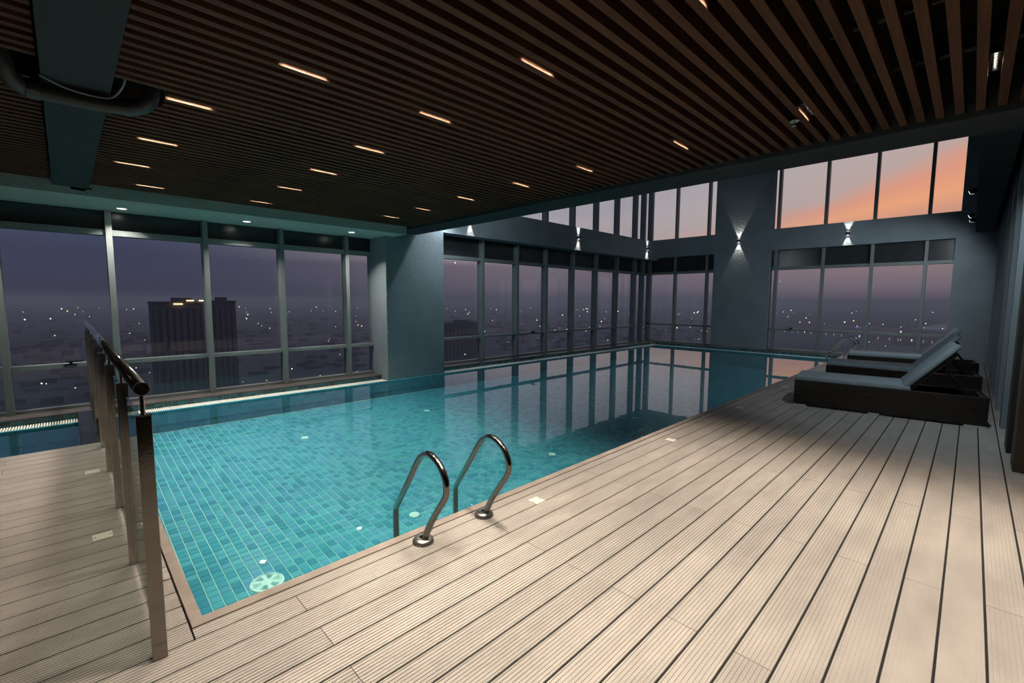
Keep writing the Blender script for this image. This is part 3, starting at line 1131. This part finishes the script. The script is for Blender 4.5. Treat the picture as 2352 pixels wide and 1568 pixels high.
# ---- sun loungers
def lounger(loc, rz, label):
    """foot at local origin, length along -Y, width along +X"""
    t = thing('sun_lounger', label, 'sun lounger', loc, rz, 'wicker sun loungers on the deck')
    L, Wd, H = 1.98, 0.68, 0.368
    bm = bmesh.new()
    th = 0.045
    add_box(bm, 0, th, -L, 0, 0.012, H, 0.006)
    add_box(bm, Wd - th, Wd, -L, 0, 0.012, H, 0.006)
    add_box(bm, th, Wd - th, -th, 0, 0.012, H, 0.006)
    add_box(bm, th, Wd - th, -L, -L + th, 0.012, H - 0.02, 0.006)
    add_box(bm, th, Wd - th, -L + th, -th, 0.03, 0.05)
    add_box(bm, th, Wd - th, -1.27, -th, H - 0.05, H - 0.012)
    obj('wicker_base', bm, MT['wicker'], t)
    if 'weave' not in BM:
        bm = bmesh.new()
        rows, cw = 26, 0.036

        def strand(f, u, z):
            a = [bm.verts.new(f(uu, 0.0, zz)) for uu, zz in ((u, z), (u + cw - 0.004, z), (u + cw - 0.004, z + 0.0115), (u, z + 0.0115))]
            b = [bm.verts.new(f(uu, 0.0035, zz)) for uu, zz in ((u + 0.009, z + 0.003), (u + cw - 0.013, z + 0.003), (u + cw - 0.013, z + 0.0085), (u + 0.009, z + 0.0085))]
            bm.faces.new(b)
            for k in range(4):
                bm.faces.new((a[k], a[(k + 1) % 4], b[(k + 1) % 4], b[k]))

        for r in range(rows):
            z = 0.024 + r * 0.013
            o_ = 0.018 if r % 2 else 0.0
            for k in range(int((L - 0.03) / cw)):
                strand(lambda u, h_, zz: (-h_, -u, zz), 0.008 + o_ + k * cw, z)
                strand(lambda u, h_, zz: (Wd + h_, -u, zz), 0.008 + o_ + k * cw, z)
            for k in range(int((Wd - 0.03) / cw)):
                strand(lambda u, h_, zz: (u, h_, zz), 0.008 + o_ + k * cw, z)
                strand(lambda u, h_, zz: (u, -L - h_, zz), 0.008 + o_ + k * cw, z)
        bmesh.ops.recalc_face_normals(bm, faces=bm.faces)
        me = bpy.data.meshes.new('woven_strands')
        bm.to_mesh(me)
        bm.free()
        me.materials.append(MT['strand'])
        BM['weave'] = me
    o = obj('woven_strands', BM['weave'], None, t)
    o['kind'] = 'stuff'
    for x in (0.0, Wd - 0.05):
        for y0, y1 in ((-0.16, 0.0), (-0.98, -0.86), (-L, -L + 0.2)):
            obj('foot', box(x - 0.001, x + 0.05, y0, y1, 0.0, 0.022, 0.002), MT['silver'], t)
    # seat cushion, piped and slightly pillowed
    bm = box(0.012, Wd - 0.012, -1.27, -0.01, H - 0.008, H + 0.066, 0.022)
    obj('seat_cushion', bm, MT['cushion'], t, smooth=True)
    obj('piping', box(0.006, Wd - 0.006, -1.275, -0.004, H + 0.004, H + 0.010, 0.002), MT['cushion'], t)
    # backrest
    ang = math.radians(50)
    R_ = Matrix.Translation((0, -1.24, H + 0.02)) @ Matrix.Rotation(ang, 4, 'X').inverted()
    # local: length along -Y before the tilt
    bm = box(0.012, Wd - 0.012, -0.74, 0.0, 0.0, 0.07, 0.024)
    bmesh.ops.transform(bm, matrix=R_, verts=bm.verts)
    obj('back_cushion', bm, MT['cushion'], t, smooth=True)
    bm = box(0.05, Wd - 0.05, -0.66, 0.02, -0.045, -0.005, 0.004)
    bmesh.ops.transform(bm, matrix=R_, verts=bm.verts)
    obj('back_frame', bm, MT['wicker'], t)
    top = R_ @ Vector((0, -0.44, -0.045))
    for x in (0.10, Wd - 0.10):
        obj('prop', tube([(x, top.y, top.z), (x, top.y - 0.26, H - 0.03)], 0.010, 10), MT['chrome'] if x > 0.3 else MT['darkmetal'], t)
    obj('prop_bar', tube([(0.05, top.y - 0.26, H - 0.03), (Wd - 0.05, top.y - 0.26, H - 0.03)], 0.010, 10), MT['darkmetal'], t)
    return t


RZ = math.atan2(0.1198, 0.9928)
lounger((7.511, 1.744, 0.0), RZ, 'nearest dark wicker sun lounger with blue grey cushion')
lounger((9.72, 1.78, 0.0), RZ * 0.9, 'middle dark wicker sun lounger with raised backrest')
lounger((11.85, 1.80, 0.0), RZ * 0.9, 'farthest dark wicker sun lounger by the far ladder')

# ---- recessed deck lights
dk = [((2.438, 2.200), 'square cream deck light beside the near ladder'), ((4.59, 2.196), 'second square deck light along the pool edge'),
      ((6.72, 2.21), 'third square deck light along the pool edge'), ((8.98, 2.22), 'square deck light beside the first lounger'),
      ((0.082, 3.76), 'nearer cream deck light on the left deck by the railing'), ((0.082, 5.25), 'farther cream deck light on the left deck by the railing')]
for (x, y), lb in dk:
    t = thing('deck_light', lb, 'deck light', (x, y, 0.0), 0, 'square deck lights')
    obj('cover', box(-0.048, 0.048, -0.048, 0.048, -0.002, 0.003, 0.001), MT['cream'], t)
    bm = bmesh.new()
    for s in (-1, 1):
        for s2 in (0,):
            add_lathe(bm, [(0.0, 0.0045), (0.004, 0.0042), (0.0045, 0.003)], 8, (s * 0.036, 0, 0))
    obj('screw', bm, MT['steel'], t)

# ---- discs on the pool floor
def floor_pixel(px, py):
    z = -0.7
    for _ in range(30):
        p = pixel_on(px, py, 2, z)
        z = floor_z(p.y) + 0.004
    return p


for (px, py), lb in (((952, 1182), 'round inlet disc on the pool floor by the near ladder'), ((700, 1005), 'round inlet disc on the pool floor under the left windows'),
                     ((980, 943), 'round inlet disc on the pool floor in front of the pier'), ((1268, 1043), 'round inlet disc on the pool floor below the deck lights'),
                     ((1458, 960), 'round inlet disc farthest along the pool floor')):
    p = floor_pixel(px, py)
    t = thing('pool_inlet', lb, 'pool inlet', p, 0, 'round inlet discs on the pool floor')
    t.rotation_euler = (math.atan(SLOPE), 0, 0)
    obj('disc', lathe([(0.055, 0.0), (0.053, 0.006), (0.03, 0.010), (0, 0.010)], 24), MT['inlet'], t)
    obj('screw', lathe([(0.009, 0.0105), (0.007, 0.0125), (0.0, 0.0125)], 12), MT['inlet'], t)
p = floor_pixel(614, 1338)
t = thing('pool_drain', 'large round slotted drain cover in the near pool corner', 'pool drain', p)
t.rotation_euler = (math.atan(SLOPE), 0, 0)
obj('rim', lathe([(0.125, 0.0), (0.122, 0.008), (0.108, 0.012), (0.106, 0.009), (0.0, 0.009)], 32), MT['inlet'], t)
bm = bmesh.new()
for s in range(6):
    a0 = s * math.pi / 3
    for q in range(5):
        r = 0.045 + q * 0.012
        for (u0, u1) in ((-0.30, 0.30),):
            vsx = []
            for rr, aa in ((r, u0), (r + 0.006, u0), (r + 0.006, u1), (r, u1)):
                vsx.append(bm.verts.new((rr * math.cos(a0 + aa), rr * math.sin(a0 + aa), 0.0125)))
            bm.faces.new(vsx)
obj('slots', bm, mat('drain_slot', (0.20, 0.42, 0.42), 0.8, var=0.05), t)

# ---- drain pipe under the cross beam, cable, sprinkler
t = thing('drain_pipe', 'black drain pipe looping under the cross beam', 'pipe', (0.0, 4.25, 2.815))
pp = spline([(-0.20, -0.10, 0.40), (-0.19, -0.08, 0.12), (-0.15, -0.02, 0.02), (-0.06, 0.03, 0.0), (0.15, 0.02, 0.0), (0.36, -0.03, 0.0), (0.47, -0.06, 0.03), (0.52, -0.08, 0.12), (0.525, -0.085, 0.40)], 5)
obj('bend', tube(pp, 0.052, 18), MT['pipe'], t, smooth=True)
obj('collar', tube([(-0.10, 0.02, 0.0), (-0.04, 0.03, 0.0)], 0.060, 18), MT['pipe'], t)
obj('collar', tube([(0.37, -0.033, 0.0), (0.41, -0.042, 0.004)], 0.058, 18), MT['pipe'], t)
obj('bracket', box(-0.075, -0.03, 0.01, 0.12, -0.03, 0.20, 0.003), MT['darkmetal'], t)
cb = obj('cable', tube(spline([(-0.03, 4.12, 2.862), (0.08, 4.19, 2.845), (0.20, 4.195, 2.835), (0.29, 4.18, 2.84), (0.335, 4.13, 2.865), (0.37, 4.05, 2.93), (0.375, 4.02, 3.05)], 5), 0.007, 8), MT['cable'], smooth=True)
tag(cb, 'pale cable drooping over the black drain pipe', 'cable')
t = thing('sprinkler', 'sprinkler head hanging between the ceiling slats', 'sprinkler', (4.14, 1.075, 2.90))
obj('plate', lathe([(0.0, 0.012), (0.030, 0.010), (0.038, 0.0), (0.030, -0.004), (0.0, -0.004)], 20), MT['steel'], t)
obj('stem', lathe([(0.010, 0.14), (0.010, 0.01)], 12), MT['steel'], t)
obj('deflector', lathe([(0.006, -0.004), (0.008, -0.03), (0.016, -0.034), (0.016, -0.037), (0.0, -0.037)], 14), MT['steel'], t)
# crumbled end of the cross beam
bm = bmesh.new()
for k in range(14):
    x = 0.14 + random.random() * 0.16
    z = 2.878 - random.random() * 0.03
    w, hgt = 0.012 + random.random() * 0.03, 0.006 + random.random() * 0.01
    add_box(bm, x - w, x + w, 7.972, 7.984, z - hgt, z + hgt)
add_box(bm, 0.285, 0.295, 7.972, 7.984, 2.825, 2.84)
obj('crumbled_edge', bm, MT['crumb'], b2)
# conduits above the slats
for n_, (x, z) in enumerate(((3.62, 3.22), (4.35, 3.18), (2.6, 3.3))):
    c = obj('conduit', tube([(x, -3.0, z), (x + 0.15, 7.9, z)], 0.018, 8), MT['silverpipe'])
    tag(c, ['thin steel conduit above the slats in line with the sprinkler', 'thin steel conduit above the slats closest to the long beam',
            'thin steel conduit above the slats deep in the ceiling'][n_], 'conduit', 'conduits above the slats')

# ================================================================== THE CITY OUTSIDE
ZG = -75.0
bm = bmesh.new()
R0 = 9000
ring = [bm.verts.new((R0 * math.cos(2 * math.pi * k / 64), R0 * math.sin(2 * math.pi * k / 64), ZG)) for k in range(64)]
bm.faces.new(ring)
struct('ground', bm, MT['ground'], 'dim city plain far below the windows')
# pale river with banks, seen through the far window
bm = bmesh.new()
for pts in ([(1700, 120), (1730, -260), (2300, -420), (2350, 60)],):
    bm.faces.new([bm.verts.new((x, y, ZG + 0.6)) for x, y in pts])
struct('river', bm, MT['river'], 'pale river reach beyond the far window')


def tower(px0, px1, dist, top_py, name, label, ribs=7, sign=False):
    """a slab tower: px0..px1 give its bearings, dist its distance from usual size"""
    a = pixel_on(px0, 720, 1, dist)
    b = pixel_on(px1, 720, 1, dist)
    top = pixel_on((px0 + px1) / 2, top_py, 1, dist).z
    w = b.x - a.x
    t = thing(name, label, 'tower', (a.x + w / 2, dist, ZG))
    hh = top - ZG
    obj('body', box(-w / 2, w / 2, 0, 16, 0, hh), MT['tower'], t)
    for r in range(ribs):
        x = -w / 2 + (r + 0.5) * w / ribs
        obj('balcony_stack', box(x - w / ribs * 0.3, x + w / ribs * 0.3, -1.2, 0.0, 3, hh - 3), MT['towerrib'], t)
    obj('parapet', box(-w / 2 - 0.3, w / 2 + 0.3, -0.4, 16.4, hh, hh + 1.2), MT['tower'], t)
    obj('roof_house', box(-w * 0.1, w * 0.25, 4, 12, hh, hh + 3.5), MT['tower'], t)
    if sign:
        for x0, x1, z in ((-0.12, 0.05, 0.6), (0.12, 0.26, 2.6), (0.36, 0.5, 2.6)):
            o = obj('roof_light', box(x0 * w, x1 * w, -1.3, -1.1, hh + z - 1.2, hh + z - 0.5), MT['citylightamber'], t)
    return t


tower(350, 474, 330, 697, 'apartment_tower', 'dark apartment tower with amber rooftop lights', 8, True)
tower(478, 542, 360, 694, 'apartment_tower', 'dark plain apartment tower right of the lit one', 5)
tower(1024, 1098, 420, 742, 'apartment_slab', 'low striped apartment block beside the pier', 9)

# low blocks, too far and too many to count
rnd = random.Random(3)
bm = bmesh.new()
for _ in range(2200):
    az_ = math.radians(rnd.uniform(-12, 118))
    d = 260 * math.exp(rnd.random() * 3.0)
    x, y = d * math.cos(az_), d * math.sin(az_)
    if d > 700 and az_ < math.radians(20):
        continue
    if 1600 < x < 2450 and -450 < y < 180:
        continue
    if 200 < y < 480 and 0 < x < 500:
        continue
    s = rnd.uniform(4, 9) * (0.7 + d / 3000)
    hgt = rnd.uniform(2, 8) * (0.7 + d / 4500)
    add_box(bm, x - s, x + s, y - s * 0.6, y + s * 0.6, ZG, ZG + hgt)
o = obj('city_blocks', bm, MT['block'])
o['kind'] = 'stuff'
tag(o, 'low city blocks spread over the dim plain', 'city')


def dots(name, lst, m, label):
    bm = bmesh.new()
    for p, r in lst:
        bmesh.ops.create_icosphere(bm, subdivisions=1, radius=r, matrix=Matrix.Translation(p))
    o = obj(name, bm, m)
    o['kind'] = 'stuff'
    return tag(o, label, 'city lights')


white, amber, red = [], [], []
for _ in range(340):
    az_ = math.radians(rnd.uniform(-8, 108))
    d = 300 * math.exp((rnd.random() ** 0.7) * 2.6)
    p = Vector((d * math.cos(az_), d * math.sin(az_), ZG + 6 + rnd.random() * 14))
    r = d * 0.0007 * rnd.choice((0.6, 0.8, 1.0, 1.5))
    q = rnd.random()
    (white if q < 0.72 else amber if q < 0.94 else red).append((p, r))
dots('city_lights_white', white, MT['citylight'], 'scattered white lights of the city at dusk')
dots('city_lights_amber', amber, MT['citylightamber'], 'scattered amber lights of the city at dusk')
dots('city_lights_red', red, MT['citylightred'], 'scattered red lights of the city at dusk')


# street lamps lining the road below the far window
def street_lamp(px, py, label):
    t0 = (ZG + 9 - CAM.z)
    p = pixel_on(px, py, 2, ZG + 9)
    d = (p - CAM).length
    t = thing('street_lamp', label, 'street lamp', (p.x, p.y, ZG), 0, 'street lamps on the road below the far window')
    s = d * 0.0008
    obj('post', tube([(0, 0, 0), (0, 0, 9)], s * 0.25, 6), MT['tower'], t)
    bm = bmesh.new()
    bmesh.ops.create_icosphere(bm, subdivisions=1, radius=s, matrix=Matrix.Translation((0, 0, 9)))
    obj('lamp_head', bm, MT['citylightred'] if px % 2 else MT['citylight'], t)
    bm = box(-s * 0.8, s * 0.8, -s * 0.8, s * 0.8, 9 - 4.5 * s, 9 - 1.2 * s)
    obj('lit_banner', bm, MT['citylightgreen'], t)


lx = [1803, 1819, 1833, 1848, 1863, 1897, 1915, 1933, 1974, 1992, 2017, 2043, 2063, 2069, 2094, 2121, 2141]
for n_, x in enumerate(lx):
    street_lamp(x, 758 + (x - 1803) * 0.078, '%s lamp from the left on the road below the far window' % (
        ORD[n_] if n_ < 10 else ['eleventh', 'twelfth', 'thirteenth', 'fourteenth', 'fifteenth', 'sixteenth', 'seventeenth'][n_ - 10]))

p = pixel_on(1967, 754, 2, ZG + 2)
t = thing('river_boat', 'low boat on the river with a violet strip of light', 'boat', (p.x, p.y, ZG + 0.6))
bm = bmesh.new()
pts = [(-3, -12), (3, -12), (3, 8), (0, 13), (-3, 8)]
lo = [bm.verts.new((x * 0.8, y * 0.95, 0)) for x, y in pts]
hi = [bm.verts.new((x, y, 2.0)) for x, y in pts]
bm.faces.new(lo[::-1])
bm.faces.new(hi)
for k in range(5):
    bm.faces.new((lo[k], lo[(k + 1) % 5], hi[(k + 1) % 5], hi[k]))
obj('hull', bm, MT['tower'], t)
obj('cabin', box(-2, 2, -9, 3, 2.0, 4.2), MT['towerrib'], t)
obj('light_strip', box(-2.2, -2.0, -9, 3, 3.2, 4.0), MT['citylightblue'], t)

# ------------------------------------------------------------------ evening haze over the plain
hz = bpy.data.materials.new('evening_haze')
hz.use_nodes = True
_t = hz.node_tree
_t.nodes.clear()
_o = _t.nodes.new('ShaderNodeOutputMaterial')
_v = _t.nodes.new('ShaderNodeVolumeScatter')
_v.inputs['Color'].default_value = (0.95, 0.88, 0.93, 1)
_v.inputs['Density'].default_value = 0.00050
_v.inputs['Anisotropy'].default_value = 0.0
_t.links.new(_v.outputs[0], _o.inputs['Volume'])
bm = bmesh.new()
pl_ = [(40, -2500), (6000, -2500), (6000, 6000), (-2500, 6000), (-2500, 40), (40, 40)]
lo = [bm.verts.new((x, y, ZG - 1)) for x, y in pl_]
hi = [bm.verts.new((x, y, 12)) for x, y in pl_]
bm.faces.new(lo[::-1])
bm.faces.new(hi)
for k in range(6):
    bm.faces.new((lo[k], lo[(k + 1) % 6], hi[(k + 1) % 6], hi[k]))
haze = obj('haze', bm, hz)
haze['kind'] = 'stuff'
tag(haze, 'thin evening haze lying over the city plain', 'haze')
